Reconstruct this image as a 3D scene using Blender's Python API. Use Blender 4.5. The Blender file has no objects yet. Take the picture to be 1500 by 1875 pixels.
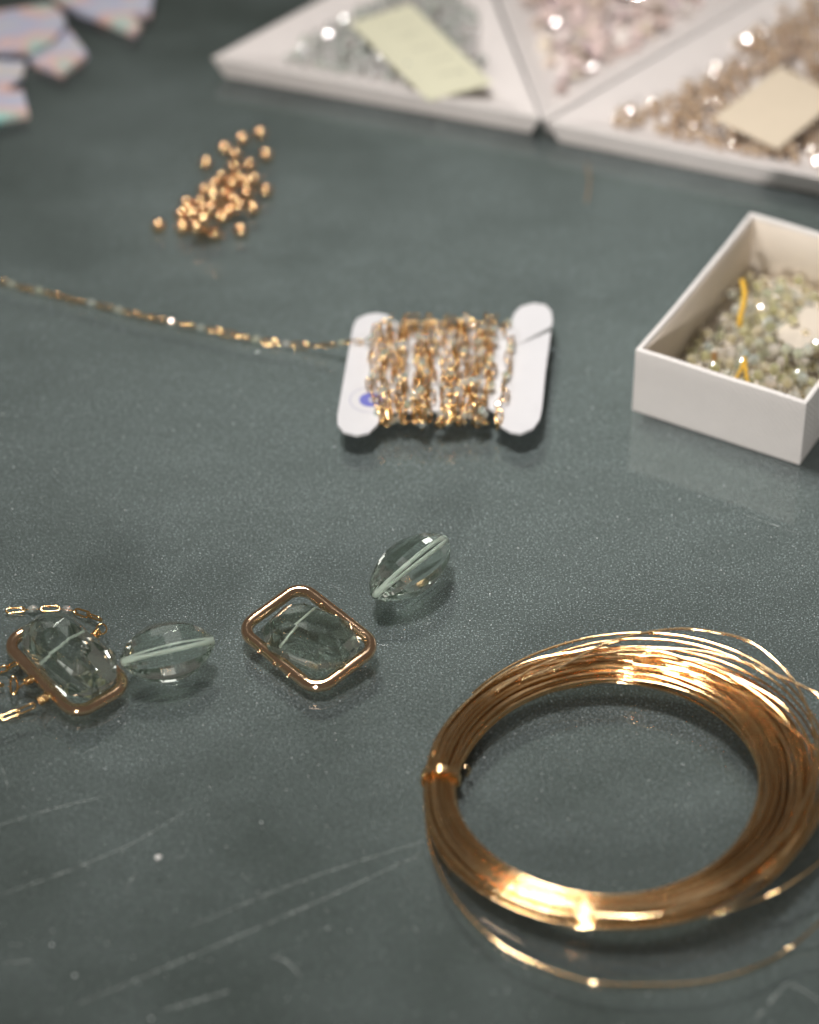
import bpy, bmesh, math, random
import numpy as np
from mathutils import Vector, Matrix
R = random.Random(7)
# ------------------------------------------------------------------ units: 1 blender unit = 1 cm
sc = bpy.context.scene
sc.unit_settings.system = 'METRIC'; sc.unit_settings.scale_length = 0.01; sc.unit_settings.length_unit = 'CENTIMETERS'
# ------------------------------------------------------------------ camera
PITCH = math.radians(39.5); DIST = 45.2; FPX = 937.5 / math.tan(math.radians(10.0))
CAM = Vector((0, -DIST * math.cos(PITCH), DIST * math.sin(PITCH)))
cam_d = bpy.data.cameras.new('camera'); cam = bpy.data.objects.new('camera', cam_d); sc.collection.objects.link(cam)
cam.location = CAM; cam.rotation_euler = (math.pi / 2 - PITCH, 0, 0)
cam_d.sensor_fit = 'VERTICAL'; cam_d.sensor_height = 36; cam_d.sensor_width = 36
cam_d.lens = FPX * 36 / 1875.0; cam_d.clip_start = 1; cam_d.clip_end = 2000
cam_d.dof.use_dof = True; cam_d.dof.focus_distance = 43.2
cam_d.dof.aperture_fstop = cam_d.lens * 1e-3 / 0.92; cam_d.dof.aperture_blades = 0
sc.camera = cam
# ------------------------------------------------------------------ world and lamps (an indoor workbench)
w = bpy.data.worlds.new('World'); sc.world = w; w.use_nodes = True
w.node_tree.nodes['Background'].inputs[0].default_value = (1.0, 0.92, 0.84, 1)
w.node_tree.nodes['Background'].inputs[1].default_value = 0.10
def area(name, loc, target, sx, sy, power, col, spread=180):
    l = bpy.data.lights.new(name, 'AREA'); l.shape = 'RECTANGLE'; l.size = sx; l.size_y = sy; l.energy = power; l.color = col; l.spread = math.radians(spread)
    o = bpy.data.objects.new(name, l); sc.collection.objects.link(o); o.location = loc
    o.rotation_euler = (Vector(target) - Vector(loc)).to_track_quat('-Z', 'Y').to_euler(); return o
area('bench_lamp', (-6, 11, 42), (4.5, 2.5, 0), 8.5, 6, 3000, (1.0, 0.965, 0.925), 68)
area('ceiling_panel', (4, 26, 118), (2, 2, 0), 70, 34, 10500, (1.0, 0.96, 0.92))
area('front_lamp', (-22, -84, 28), (3, 10, 0), 8, 6, 1900, (1.0, 0.95, 0.90), 36)
# ------------------------------------------------------------------ exposure
vs = sc.view_settings; vs.view_transform = 'Standard'; vs.look = 'None'; vs.exposure = 0.0; vs.gamma = 1.0; vs.use_curve_mapping = False
cy = sc.cycles
cy.use_denoising = True; cy.max_bounces = 10; cy.transmission_bounces = 10; cy.transparent_max_bounces = 16; cy.glossy_bounces = 4; cy.diffuse_bounces = 3
cy.caustics_reflective = True; cy.caustics_refractive = True; cy.blur_glossy = 1.0; cy.sample_clamp_indirect = 25.0

# ------------------------------------------------------------------ helpers
col = sc.collection
def P(px, py, z=0.0):
    """photograph pixel -> the point where its ray meets height z"""
    f = Vector((0, math.cos(PITCH), -math.sin(PITCH))); u = Vector((0, math.sin(PITCH), math.cos(PITCH)))
    d = f + Vector((1, 0, 0)) * ((px - 750) / FPX) - u * ((py - 937.5) / FPX)
    return CAM + d * ((z - CAM.z) / d.z)
def mesh(name, v, f, mat=None, smooth=False):
    m = bpy.data.meshes.new(name); m.from_pydata([tuple(a) for a in v], [], [tuple(a) for a in f]); m.update()
    if mat: m.materials.append(mat)
    if smooth: m.polygons.foreach_set('use_smooth', [True] * len(m.polygons))
    return m
def ob(name, data, parent=None, M=None, label=None, cat=None, group=None, kind=None):
    o = bpy.data.objects.new(name, data); col.objects.link(o)
    if parent: o.parent = parent
    if M is not None: o.matrix_local = M
    for k, val in (('label', label), ('category', cat), ('group', group), ('kind', kind)):
        if val: o[k] = val
    return o
def T(p): return Matrix.Translation(Vector(p))
def along(p, d, roll=0.0, up=(0, 0, 1)):
    x = Vector(d).normalized(); u = Vector(up)
    if abs(x.dot(u)) > 0.97: u = Vector((0, 1, 0))
    y = u.cross(x).normalized(); z = x.cross(y)
    M = Matrix((x, y, z)).transposed().to_4x4() @ Matrix.Rotation(roll, 4, 'X'); M.translation = Vector(p); return M
def tube(pts, r, closed=False, sides=6, caps=True):
    pts = [Vector(p) for p in pts]; n = len(pts)
    tan = []
    for i in range(n):
        a = pts[(i - 1) % n] if (closed or i > 0) else pts[i]; b = pts[(i + 1) % n] if (closed or i < n - 1) else pts[i]
        tan.append((b - a).normalized())
    nrm = tan[0].orthogonal().normalized(); V = []; F = []; N = [nrm]
    for i in range(1, n):
        q = tan[i - 1].rotation_difference(tan[i]); nrm = (q @ nrm); nrm = (nrm - tan[i] * nrm.dot(tan[i])).normalized(); N.append(nrm)
    twist = 0.0
    if closed:
        q = tan[-1].rotation_difference(tan[0]); e = q @ N[-1]; b = tan[0].cross(N[0]); twist = math.atan2(e.dot(b), e.dot(N[0]))
    for i in range(n):
        b = tan[i].cross(N[i]); rr = r[i] if isinstance(r, (list, tuple)) else r
        for k in range(sides):
            a = 2 * math.pi * k / sides - twist * i / n
            V.append(pts[i] + (N[i] * math.cos(a) + b * math.sin(a)) * rr)
    m = n if closed else n - 1
    for i in range(m):
        j = (i + 1) % n
        for k in range(sides):
            k2 = (k + 1) % sides
            F.append((i * sides + k, i * sides + k2, j * sides + k2, j * sides + k))
    if not closed and caps:
        F.append(tuple(range(sides - 1, -1, -1))); F.append(tuple((n - 1) * sides + k for k in range(sides)))
    return V, F
def spline(pts, n, closed=False):
    pts = [Vector(p) for p in pts]; m = len(pts); out = []
    segs = m if closed else m - 1
    for i in range(segs):
        g = (lambda k: pts[k % m]) if closed else (lambda k: pts[min(max(k, 0), m - 1)])
        p0, p1, p2, p3 = g(i - 1), g(i), g(i + 1), g(i + 2)
        for s in range(n):
            t = s / n
            out.append(0.5 * (2 * p1 + (p2 - p0) * t + (2 * p0 - 5 * p1 + 4 * p2 - p3) * t * t + (3 * p1 - p0 - 3 * p2 + p3) * t ** 3))
    if not closed: out.append(pts[-1])
    return out
def prism(poly, z0, z1):
    n = len(poly); V = [(p[0], p[1], z0) for p in poly] + [(p[0], p[1], z1) for p in poly]
    F = [tuple(range(n - 1, -1, -1)), tuple(range(n, 2 * n))] + [(i, (i + 1) % n, n + (i + 1) % n, n + i) for i in range(n)]
    return V, F
def area2(poly): return sum(poly[i][0] * poly[(i + 1) % len(poly)][1] - poly[(i + 1) % len(poly)][0] * poly[i][1] for i in range(len(poly)))
def ccw(poly): return poly if area2(poly) > 0 else poly[::-1]
def inset(poly, d):
    n = len(poly); L = []
    for i in range(n):
        a = Vector(poly[i][:2]); b = Vector(poly[(i + 1) % n][:2]); e = (b - a).normalized(); nn = Vector((-e.y, e.x)); L.append((a + nn * d, e))
    out = []
    for i in range(n):
        p, e = L[i - 1]; q, f = L[i]; cr = e.x * f.y - e.y * f.x; t = ((q - p).x * f.y - (q - p).y * f.x) / cr; out.append(p + e * t)
    return out
def inside(poly, x, y):
    c = False; n = len(poly)
    for i in range(n):
        x1, y1 = poly[i][:2]; x2, y2 = poly[(i + 1) % n][:2]
        if (y1 > y) != (y2 > y) and x < (x2 - x1) * (y - y1) / (y2 - y1) + x1: c = not c
    return c
class Pile:
    """beads dropped one by one: each rests on the floor or on the beads below"""
    def __init__(s, floor): s.fl = floor if callable(floor) else (lambda x, y: floor); s.b = []
    def drop(s, x, y, r):
        z = s.fl(x, y) + r
        for (a, b, c, q) in s.b:
            d2 = (x - a) ** 2 + (y - b) ** 2; rr = (r + q) * 0.93
            if d2 < rr * rr: z = max(z, c + math.sqrt(rr * rr - d2))
        s.b.append((x, y, z, r)); return z
    def peek(s, x, y, r):
        z = s.fl(x, y) + r
        for (a, b, c, q) in s.b:
            d2 = (x - a) ** 2 + (y - b) ** 2; rr = (r + q) * 0.93
            if d2 < rr * rr: z = max(z, c + math.sqrt(rr * rr - d2))
        return z

# ------------------------------------------------------------------ materials
def new_mat(name):
    m = bpy.data.materials.new(name); m.use_nodes = True; nt = m.node_tree; b = nt.nodes['Principled BSDF']; return m, nt, b
def pr(name, c, rough=0.5, metal=0.0, trans=0.0, ior=1.5, **kw):
    m, nt, b = new_mat(name)
    b.inputs['Base Color'].default_value = (*c, 1); b.inputs['Roughness'].default_value = rough; b.inputs['Metallic'].default_value = metal
    b.inputs['Transmission Weight'].default_value = trans; b.inputs['IOR'].default_value = ior
    for k, v in kw.items(): b.inputs[k.replace('_', ' ')].default_value = v
    return m
def nd(nt, t, **kw):
    n = nt.nodes.new(t)
    for k, v in kw.items(): setattr(n, k, v)
    return n
def ramp(nt, fac, stops):
    r = nd(nt, 'ShaderNodeValToRGB'); e = r.color_ramp.elements
    while len(e) < len(stops): e.new(0.5)
    for i, (p, c) in enumerate(stops): e[i].position = p; e[i].color = (*c, 1) if len(c) == 3 else c
    nt.links.new(fac, r.inputs[0]); return r.outputs[0]
def noise(nt, scale, detail=2.0, rough=0.5, coord='Object', stretch=None):
    t = nd(nt, 'ShaderNodeTexCoord'); n = nd(nt, 'ShaderNodeTexNoise'); n.inputs['Scale'].default_value = scale; n.inputs['Detail'].default_value = detail; n.inputs['Roughness'].default_value = rough
    if stretch:
        mp = nd(nt, 'ShaderNodeMapping'); mp.inputs['Scale'].default_value = stretch; nt.links.new(t.outputs[coord], mp.inputs[0]); nt.links.new(mp.outputs[0], n.inputs['Vector'])
    else: nt.links.new(t.outputs[coord], n.inputs['Vector'])
    return n.outputs['Fac']
def bump(nt, b, h, strength, dist):
    n = nd(nt, 'ShaderNodeBump'); n.inputs['Strength'].default_value = strength; n.inputs['Distance'].default_value = dist; nt.links.new(h, n.inputs['Height']); nt.links.new(n.outputs[0], b.inputs['Normal'])

def gold_mat(name, c0, c1, rough):
    m, nt, b = new_mat(name); b.inputs['Metallic'].default_value = 1.0
    h = noise(nt, 9.0, 4); nt.links.new(ramp(nt, h, [(0.3, c0), (0.75, c1)]), b.inputs['Base Color'])
    mr = nd(nt, 'ShaderNodeMapRange'); nt.links.new(noise(nt, 22.0, 3), mr.inputs[0]); mr.inputs[3].default_value = rough * 0.7; mr.inputs[4].default_value = rough * 1.6
    nt.links.new(mr.outputs[0], b.inputs['Roughness']); return m
M_rose = gold_mat('rose_gold', (0.90, 0.60, 0.38), (0.96, 0.69, 0.47), 0.08)
nt = M_rose.node_tree; bump(nt, nt.nodes['Principled BSDF'], noise(nt, 14.0, 5, 0.7), 0.10, 0.02)
M_gold = gold_mat('yellow_gold', (0.95, 0.62, 0.28), (0.99, 0.71, 0.38), 0.13)
M_wire = gold_mat('gold_wire', (0.91, 0.60, 0.30), (0.98, 0.75, 0.45), 0.09)
nt = M_wire.node_tree; b = nt.nodes['Principled BSDF']; oi = nd(nt, 'ShaderNodeObjectInfo'); lk = b.inputs['Base Color'].links[0].from_socket
mxw = nd(nt, 'ShaderNodeMix', data_type='RGBA', blend_type='MULTIPLY'); mxw.inputs[0].default_value = 1.0
nt.links.new(lk, mxw.inputs[6]); nt.links.new(ramp(nt, oi.outputs['Random'], [(0, (0.80, 0.72, 0.62)), (0.5, (1, 1, 1)), (1, (1.03, 1.06, 1.1))]), mxw.inputs[7]); nt.links.new(mxw.outputs[2], b.inputs['Base Color'])
M_ball = gold_mat('gold_ball', (0.95, 0.64, 0.36), (0.97, 0.68, 0.42), 0.13)

def mat_gem(name, tint, rough=0.0):
    m, nt, b = new_mat(name)
    b.inputs['Transmission Weight'].default_value = 1.0; b.inputs['IOR'].default_value = 1.545; b.inputs['Roughness'].default_value = rough
    nt.links.new(ramp(nt, noise(nt, 3.0, 3), [(0.3, tuple(x * 0.95 for x in tint)), (0.7, tint)]), b.inputs['Base Color'])
    # a trace of milkiness inside the quartz
    tl = nd(nt, 'ShaderNodeBsdfTranslucent'); tl.inputs[0].default_value = (0.60, 0.78, 0.62, 1); mx = nd(nt, 'ShaderNodeMixShader'); mx.inputs[0].default_value = 0.03
    nt.links.new(b.outputs[0], mx.inputs[1]); nt.links.new(tl.outputs[0], mx.inputs[2]); nt.links.new(mx.outputs[0], nt.nodes['Material Output'].inputs[0])
    return m
M_gem = mat_gem('green_quartz', (0.91, 0.975, 0.92))
M_gem2 = mat_gem('smoky_green_quartz', (0.91, 0.955, 0.88))
M_drill = pr('frosted_drill_hole', (0.66, 0.74, 0.67), 0.6)

# mat under the glass
M_felt, nt, b = new_mat('dark_green_mat')
c1 = ramp(nt, noise(nt, 0.22, 4, 0.6), [(0.3, (0.032, 0.045, 0.039)), (0.7, (0.040, 0.053, 0.047))])
c2 = ramp(nt, noise(nt, 26.0, 2, 0.7), [(0.32, (0.62, 0.64, 0.64)), (0.52, (1.0, 1.0, 1.0)), (0.72, (1.75, 1.78, 1.8))])
mx = nd(nt, 'ShaderNodeMix', data_type='RGBA', blend_type='MULTIPLY'); mx.inputs[0].default_value = 1.0
nt.links.new(c1, mx.inputs[6]); nt.links.new(c2, mx.inputs[7]); nt.links.new(mx.outputs[2], b.inputs['Base Color']); b.inputs['Roughness'].default_value = 0.85
# clear glass sheet: straight transmission + fresnel gloss + a film of dust
def glass_sheet_mat():
    m = bpy.data.materials.new('dusty_clear_glass'); m.use_nodes = True; nt = m.node_tree; nt.nodes.clear()
    out = nd(nt, 'ShaderNodeOutputMaterial'); tr = nd(nt, 'ShaderNodeBsdfTransparent'); tr.inputs[0].default_value = (0.955, 0.985, 0.968, 1)
    gl = nd(nt, 'ShaderNodeBsdfGlossy'); gl.inputs['Roughness'].default_value = 0.015
    g = nd(nt, 'ShaderNodeNewGeometry'); dt = nd(nt, 'ShaderNodeVectorMath', operation='DOT_PRODUCT'); nt.links.new(g.outputs['Incoming'], dt.inputs[0]); nt.links.new(g.outputs['Normal'], dt.inputs[1])
    ab = nd(nt, 'ShaderNodeMath', operation='ABSOLUTE'); nt.links.new(dt.outputs['Value'], ab.inputs[0])
    s1 = nd(nt, 'ShaderNodeMath', operation='SUBTRACT'); s1.inputs[0].default_value = 1; nt.links.new(ab.outputs[0], s1.inputs[1])
    pw = nd(nt, 'ShaderNodeMath', operation='POWER'); nt.links.new(s1.outputs[0], pw.inputs[0]); pw.inputs[1].default_value = 5
    ma = nd(nt, 'ShaderNodeMath', operation='MULTIPLY_ADD'); nt.links.new(pw.outputs[0], ma.inputs[0]); ma.inputs[1].default_value = 0.945; ma.inputs[2].default_value = 0.10
    mix = nd(nt, 'ShaderNodeMixShader'); nt.links.new(ma.outputs[0], mix.inputs[0]); nt.links.new(tr.outputs[0], mix.inputs[1]); nt.links.new(gl.outputs[0], mix.inputs[2])
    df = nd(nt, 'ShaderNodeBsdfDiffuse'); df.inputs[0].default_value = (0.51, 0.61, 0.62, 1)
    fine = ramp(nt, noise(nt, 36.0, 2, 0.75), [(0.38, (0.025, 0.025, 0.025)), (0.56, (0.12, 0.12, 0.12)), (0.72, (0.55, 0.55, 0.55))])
    # uneven dust, thickened in a round gradient that paints the table's pool of light
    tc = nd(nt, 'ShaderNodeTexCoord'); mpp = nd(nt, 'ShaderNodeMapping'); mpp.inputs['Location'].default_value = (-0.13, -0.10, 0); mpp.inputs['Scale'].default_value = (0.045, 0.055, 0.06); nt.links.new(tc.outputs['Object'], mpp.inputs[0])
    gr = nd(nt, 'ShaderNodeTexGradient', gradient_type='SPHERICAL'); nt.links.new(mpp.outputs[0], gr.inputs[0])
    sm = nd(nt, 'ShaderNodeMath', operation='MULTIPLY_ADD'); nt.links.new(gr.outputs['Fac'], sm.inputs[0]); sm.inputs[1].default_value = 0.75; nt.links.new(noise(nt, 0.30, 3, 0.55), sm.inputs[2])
    dust_glow = ramp(nt, sm.outputs[0], [(0.42, (0.06, 0.06, 0.06)), (1.15, (1.4, 1.4, 1.4))])
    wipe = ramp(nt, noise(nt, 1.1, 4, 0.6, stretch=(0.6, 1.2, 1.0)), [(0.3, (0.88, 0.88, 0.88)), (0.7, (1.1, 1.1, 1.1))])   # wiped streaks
    mw = nd(nt, 'ShaderNodeMath', operation='MULTIPLY'); nt.links.new(dust_glow, mw.inputs[0]); nt.links.new(wipe, mw.inputs[1])
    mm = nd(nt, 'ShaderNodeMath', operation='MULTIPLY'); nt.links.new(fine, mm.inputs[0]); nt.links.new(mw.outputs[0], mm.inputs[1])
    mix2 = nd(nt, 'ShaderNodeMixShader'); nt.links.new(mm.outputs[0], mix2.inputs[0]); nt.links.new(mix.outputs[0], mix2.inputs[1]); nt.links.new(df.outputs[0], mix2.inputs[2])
    nt.links.new(mix2.outputs[0], out.inputs[0]); return m
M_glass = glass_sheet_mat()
def faint(name, c, lo, hi, scale):
    m = bpy.data.materials.new(name); m.use_nodes = True; nt = m.node_tree; nt.nodes.clear()
    out = nd(nt, 'ShaderNodeOutputMaterial'); tr = nd(nt, 'ShaderNodeBsdfTransparent'); df = nd(nt, 'ShaderNodeBsdfDiffuse'); df.inputs[0].default_value = (*c, 1)
    mix = nd(nt, 'ShaderNodeMixShader'); nt.links.new(ramp(nt, noise(nt, scale, 3), [(0.35, (lo,) * 3), (0.7, (hi,) * 3)]), mix.inputs[0])
    nt.links.new(tr.outputs[0], mix.inputs[1]); nt.links.new(df.outputs[0], mix.inputs[2]); nt.links.new(mix.outputs[0], out.inputs[0]); return m
M_scr_refl = faint('scratch_and_reflection', (0.70, 0.75, 0.73), 0.0, 0.45, 11.0)
M_dust = pr('dust', (0.62, 0.65, 0.65), 0.9)
M_fleck = pr('white_fleck', (0.85, 0.84, 0.82), 0.8)

def paper(name, c, bs=0.15, scale=18.0):
    m, nt, b = new_mat(name); b.inputs['Roughness'].default_value = 0.75
    nt.links.new(ramp(nt, noise(nt, 2.2, 5, 0.6), [(0.3, tuple(x * 0.955 for x in c)), (0.7, c)]), b.inputs['Base Color']); bump(nt, b, noise(nt, scale, 3), bs, 0.01); return m
M_card = paper('white_card', (0.62, 0.615, 0.635), 0.05)
M_box = paper('embossed_white_paper', (0.74, 0.71, 0.69), 0.0)
nt = M_box.node_tree; b = nt.nodes['Principled BSDF']
wv = nd(nt, 'ShaderNodeTexWave'); wv.inputs['Scale'].default_value = 5.5; wv.inputs['Distortion'].default_value = 3.5; wv.inputs['Detail Scale'].default_value = 4; wv.bands_direction = 'DIAGONAL'
tcn = nd(nt, 'ShaderNodeTexCoord'); nt.links.new(tcn.outputs['Object'], wv.inputs['Vector']); bump(nt, b, wv.outputs['Fac'], 0.35, 0.012)
M_boxin = paper('cream_box_lining', (0.76, 0.68, 0.585), 0.05)
M_yel = paper('pale_yellow_label', (0.68, 0.665, 0.50), 0.1)
M_peach = paper('peach_label', (0.70, 0.60, 0.465), 0.1)
M_cream = paper('cream_label', (0.62, 0.55, 0.46), 0.1)
M_ink = faint('faint_pencil', (0.35, 0.37, 0.36), 0.0, 0.35, 5.0)
M_blue = pr('blue_print', (0.13, 0.14, 0.46), 0.6); M_lil = pr('grey_lilac_print', (0.42, 0.42, 0.52), 0.6)
M_tray = paper('ivory_tray', (0.77, 0.72, 0.70), 0.05); M_tray.node_tree.nodes['Principled BSDF'].inputs['Roughness'].default_value = 0.4
M_thread = pr('yellow_thread', (0.72, 0.44, 0.05), 0.8); M_brown = pr('brown_thread', (0.30, 0.16, 0.05), 0.7)

def bead_mat(name, stops, rough=0.05, trans=0.12, film=0.0, ior=1.5, coat=0.6):
    m, nt, b = new_mat(name); oi = nd(nt, 'ShaderNodeObjectInfo')
    nt.links.new(ramp(nt, oi.outputs['Random'], stops), b.inputs['Base Color'])
    b.inputs['Roughness'].default_value = rough; b.inputs['Transmission Weight'].default_value = trans; b.inputs['IOR'].default_value = ior
    b.inputs['Coat Weight'].default_value = coat; b.inputs['Coat IOR'].default_value = 2.2; b.inputs['Coat Roughness'].default_value = 0.03
    if film: b.inputs['Thin Film Thickness'].default_value = film; b.inputs['Thin Film IOR'].default_value = 1.9
    return m
M_bgrey = bead_mat('grey_green_beads', [(0, (0.55, 0.60, 0.55)), (0.35, (0.70, 0.73, 0.69)), (0.7, (0.82, 0.79, 0.79)), (1, (0.62, 0.68, 0.60))], 0.04, 0.45)
M_bpink = bead_mat('pink_chips', [(0, (0.88, 0.68, 0.60)), (0.3, (0.92, 0.76, 0.74)), (0.55, (0.95, 0.86, 0.82)), (0.75, (0.94, 0.82, 0.62)), (1, (0.92, 0.74, 0.78))], 0.10, 0.2, 0, 1.5, 0.4)
M_bchamp = bead_mat('champagne_beads', [(0, (0.58, 0.39, 0.23)), (0.4, (0.70, 0.52, 0.35)), (0.75, (0.78, 0.61, 0.45)), (1, (0.66, 0.50, 0.38))], 0.04, 0.5)
M_bbox = bead_mat('pale_green_beads', [(0, (0.66, 0.64, 0.34)), (0.2, (0.80, 0.76, 0.46)), (0.4, (0.92, 0.80, 0.58)), (0.58, (0.66, 0.74, 0.70)), (0.75, (0.94, 0.84, 0.74)), (0.88, (0.62, 0.66, 0.50)), (1, (0.52, 0.52, 0.30))], 0.04, 0.6)
M_bchain = bead_mat('iridescent_chain_beads', [(0, (0.74, 0.86, 0.76)), (0.5, (0.92, 0.94, 0.90)), (1, (0.76, 0.84, 0.62))], 0.02, 0.7, 420, 1.6)
M_pearl, nt, b = new_mat('mother_of_pearl'); oi = nd(nt, 'ShaderNodeObjectInfo')
ad = nd(nt, 'ShaderNodeMath', operation='ADD'); nt.links.new(noise(nt, 0.9, 3), ad.inputs[0])
ml = nd(nt, 'ShaderNodeMath', operation='MULTIPLY'); nt.links.new(oi.outputs['Random'], ml.inputs[0]); ml.inputs[1].default_value = 0.35; nt.links.new(ml.outputs[0], ad.inputs[1])
nt.links.new(ramp(nt, ad.outputs[0], [(0.32, (0.56, 0.55, 0.76)), (0.46, (0.72, 0.66, 0.60)), (0.58, (0.52, 0.56, 0.74)), (0.70, (0.84, 0.56, 0.50)), (0.84, (0.36, 0.72, 0.68))]), b.inputs['Base Color'])
b.inputs['Roughness'].default_value = 0.22; b.inputs['Thin Film Thickness'].default_value = 450; b.inputs['Thin Film IOR'].default_value = 1.6

# ================================================================== SETTING: mat under a glass sheet
GT = 0.25
V, F = prism([(-70, -60), (70, -60), (70, 90), (-70, 90)], -2.0, -GT - 0.03)
ob('tabletop', mesh('tabletop', V, F, M_felt), kind='structure', label='dark green matt tabletop seen through the glass')
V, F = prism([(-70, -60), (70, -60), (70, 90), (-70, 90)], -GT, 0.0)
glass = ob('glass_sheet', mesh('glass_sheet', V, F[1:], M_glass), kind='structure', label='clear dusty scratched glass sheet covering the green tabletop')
def ribbon(pts, wd, z):
    pts = [Vector(p) for p in pts]; V = []; F = []; n = len(pts)
    for i, p in enumerate(pts):
        d = (pts[min(i + 1, n - 1)] - pts[max(i - 1, 0)]).normalized(); s = Vector((-d.y, d.x, 0)); k = wd * (0.35 + 0.65 * math.sin(math.pi * (i + 0.5) / n)) * 0.5
        V += [(p.x + s.x * k, p.y + s.y * k, z), (p.x - s.x * k, p.y - s.y * k, z)]
    F = [(2 * i, 2 * i + 1, 2 * i + 3, 2 * i + 2) for i in range(n - 1)]
    return V, F
SCR_REFL = [([(-30, 1520), (100, 1480), (205, 1455)], .030), ([(-20, 1645), (110, 1600), (240, 1545), (350, 1480)], .036), ([(340, 1700), (560, 1610), (775, 1540)], .030),
       ([(140, 1840), (330, 1760), (550, 1665), (780, 1560)], .040), ([(238, 1650), (234, 1622), (252, 1598)], .03), ([(340, 1566), (306, 1574)], .03), ([(1055, 1120), (1130, 1133), (1205, 1148)], .012),
       ([(1440, 1800), (1475, 1815), (1520, 1850)], .05), ([(500, 1750), (530, 1765), (552, 1792)], .05), ([(602, 1068), (617, 1076), (633, 1088)], .015), ([(4, 1405), (9, 1420), (15, 1442)], .025),
       ([(1345, 935), (1400, 955), (1468, 979)], .020), ([(300, 1850), (420, 1815)], .05), ([(1380, 1870), (1440, 1800)], .04), ([(0, 1765), (60, 1758)], .04)]  # first stroke on this line paints the box rim's reflection; the others are scratches
for i, (pp, wd) in enumerate(SCR_REFL):
    V, F = ribbon(spline([P(x, y) for x, y in pp], 10), wd * .72, 0.0015 + i * 0.00005); ob('scratch_reflection', mesh('scratch_reflection', V, F, M_scr_refl), glass)
V = []; F = []
for i in range(4200):
    px, py = R.uniform(-80, 1580), R.uniform(560, 1900); p = P(px, py); s = 0.0045 + 0.010 * R.random() ** 5; n = len(V); a0 = R.uniform(0, 6.28)
    for k in range(4):
        a = a0 + k * math.pi / 2; q = s * R.uniform(0.5, 1.3); V.append((p.x + q * math.cos(a), p.y + q * math.sin(a), 0.0022))
    V.append((p.x, p.y, 0.0022 + s * 0.8)); F += [(n + k, n + (k + 1) % 4, n + 4) for k in range(4)]
for px, py, s in ((95, 1730, .022), (137, 1786, .024), (277, 1865, .024), (600, 1700, .016), (805, 231, .03), (1250, 1400, .012), (640, 1705, .012), (1410, 1300, .01)):
    p = P(px, py); n = len(V)
    for k in range(5): V.append((p.x + s * math.cos(k * 1.257) * R.uniform(.7, 1.2), p.y + s * math.sin(k * 1.257), 0.0022))
    V.append((p.x, p.y, s * .7)); F += [(n + k, n + (k + 1) % 5, n + 5) for k in range(5)]
ob('dust', mesh('dust', V, F, M_dust), kind='stuff', label='pale dust specks scattered over the glass', cat='dust')
p = P(290, 1572); V, F = tube([p + Vector((-.035, -.02, .02)), p + Vector((0, 0, .03)), p + Vector((.04, .025, .02))], [.02, .036, .018], False, 6)
ob('paper_fleck', mesh('paper_fleck', V, F, M_fleck), label='tiny white fleck lying alone on the glass at lower left', cat='fleck')
V, F = tube(spline([P(1075, 300), P(1079, 335), P(1074, 372)], 5), .012, False, 5)
V = [(v[0], v[1], v[2] + .012) for v in V]
ob('hair_strand', mesh('hair_strand', V, F, M_brown), label='short thin brown thread lying in front of the ivory trays', cat='thread')

# ================================================================== GEMS
def hull(pts, mat, name):
    import bmesh
    bm = bmesh.new()
    for p in pts: bm.verts.new(p)
    r = bmesh.ops.convex_hull(bm, input=bm.verts)
    bmesh.ops.dissolve_limit(bm, angle_limit=0.01, verts=bm.verts, edges=bm.edges)
    loose = [v for v in bm.verts if not v.link_faces]; bmesh.ops.delete(bm, geom=loose, context='VERTS')
    bmesh.ops.recalc_face_normals(bm, faces=bm.faces)
    m = bpy.data.meshes.new(name); bm.to_mesh(m); bm.free(); m.materials.append(mat); return m
def marquise_mesh(L, W, H, mat):
    pts = []; n = 11; m = 12
    for i in range(n + 1):
        t = -0.955 + 1.91 * i / n; s = max(0.10, (1 - t * t) ** 0.74)
        for k in range(m):
            a = 2 * math.pi * (k + 0.5) / m
            # lens-like section: a soft ridge on each side
            c, q = math.cos(a), math.sin(a); e = 0.93 + 0.07 * abs(c) ** 3
            pts.append((t * L / 2, c * s * W / 2 * e, q * s * H / 2 * e))
    V = pts; F = []
    for i in range(n):
        for k in range(m):
            a, b = i * m + k, i * m + (k + 1) % m; c, d = (i + 1) * m + k, (i + 1) * m + (k + 1) % m
            F.append((a, b, d, c))
    F.append(tuple(range(m - 1, -1, -1))); F.append(tuple(n * m + k for k in range(m)))
    m = mesh('marquise_gem', V, F, mat); bm = bmesh.new(); bm.from_mesh(m); bmesh.ops.recalc_face_normals(bm, faces=bm.faces); print('VOL', bm.calc_volume(signed=True)); bm.to_mesh(m); bm.free(); return m
gm = marquise_mesh(1.74, 0.92, 0.86, M_gem)
def marquise(pa, pb, z, roll, label):
    a, b = P(*pa, z), P(*pb, z); e = ob('marquise_gem', None, None, along((a + b) / 2, b - a, roll), label=label, cat='gemstone', group='pointed faceted green gems')
    L = (b - a).length; me = gm; o = ob('faceted_stone', me, e); o.scale = (L / 1.74 * 0.985,) + (1, 1)
    V, F = tube([(-L / 2 * .93, 0, 0), (-L * .2, .004, 0), (L * .2, -.004, 0), (L / 2 * .93, 0, 0)], [.046, .036, .036, .046], False, 10); ob('drill_hole', mesh('drill_hole', V, F, M_drill, True), e)
    return e
marquise((216, 1214), (397, 1172), .44, 0.35, 'pale green pointed faceted gem touching the left gold frame')
marquise((681, 1094), (820, 984), .44, -0.2, 'pale green pointed faceted gem lying alone, farthest of the gems')

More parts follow.
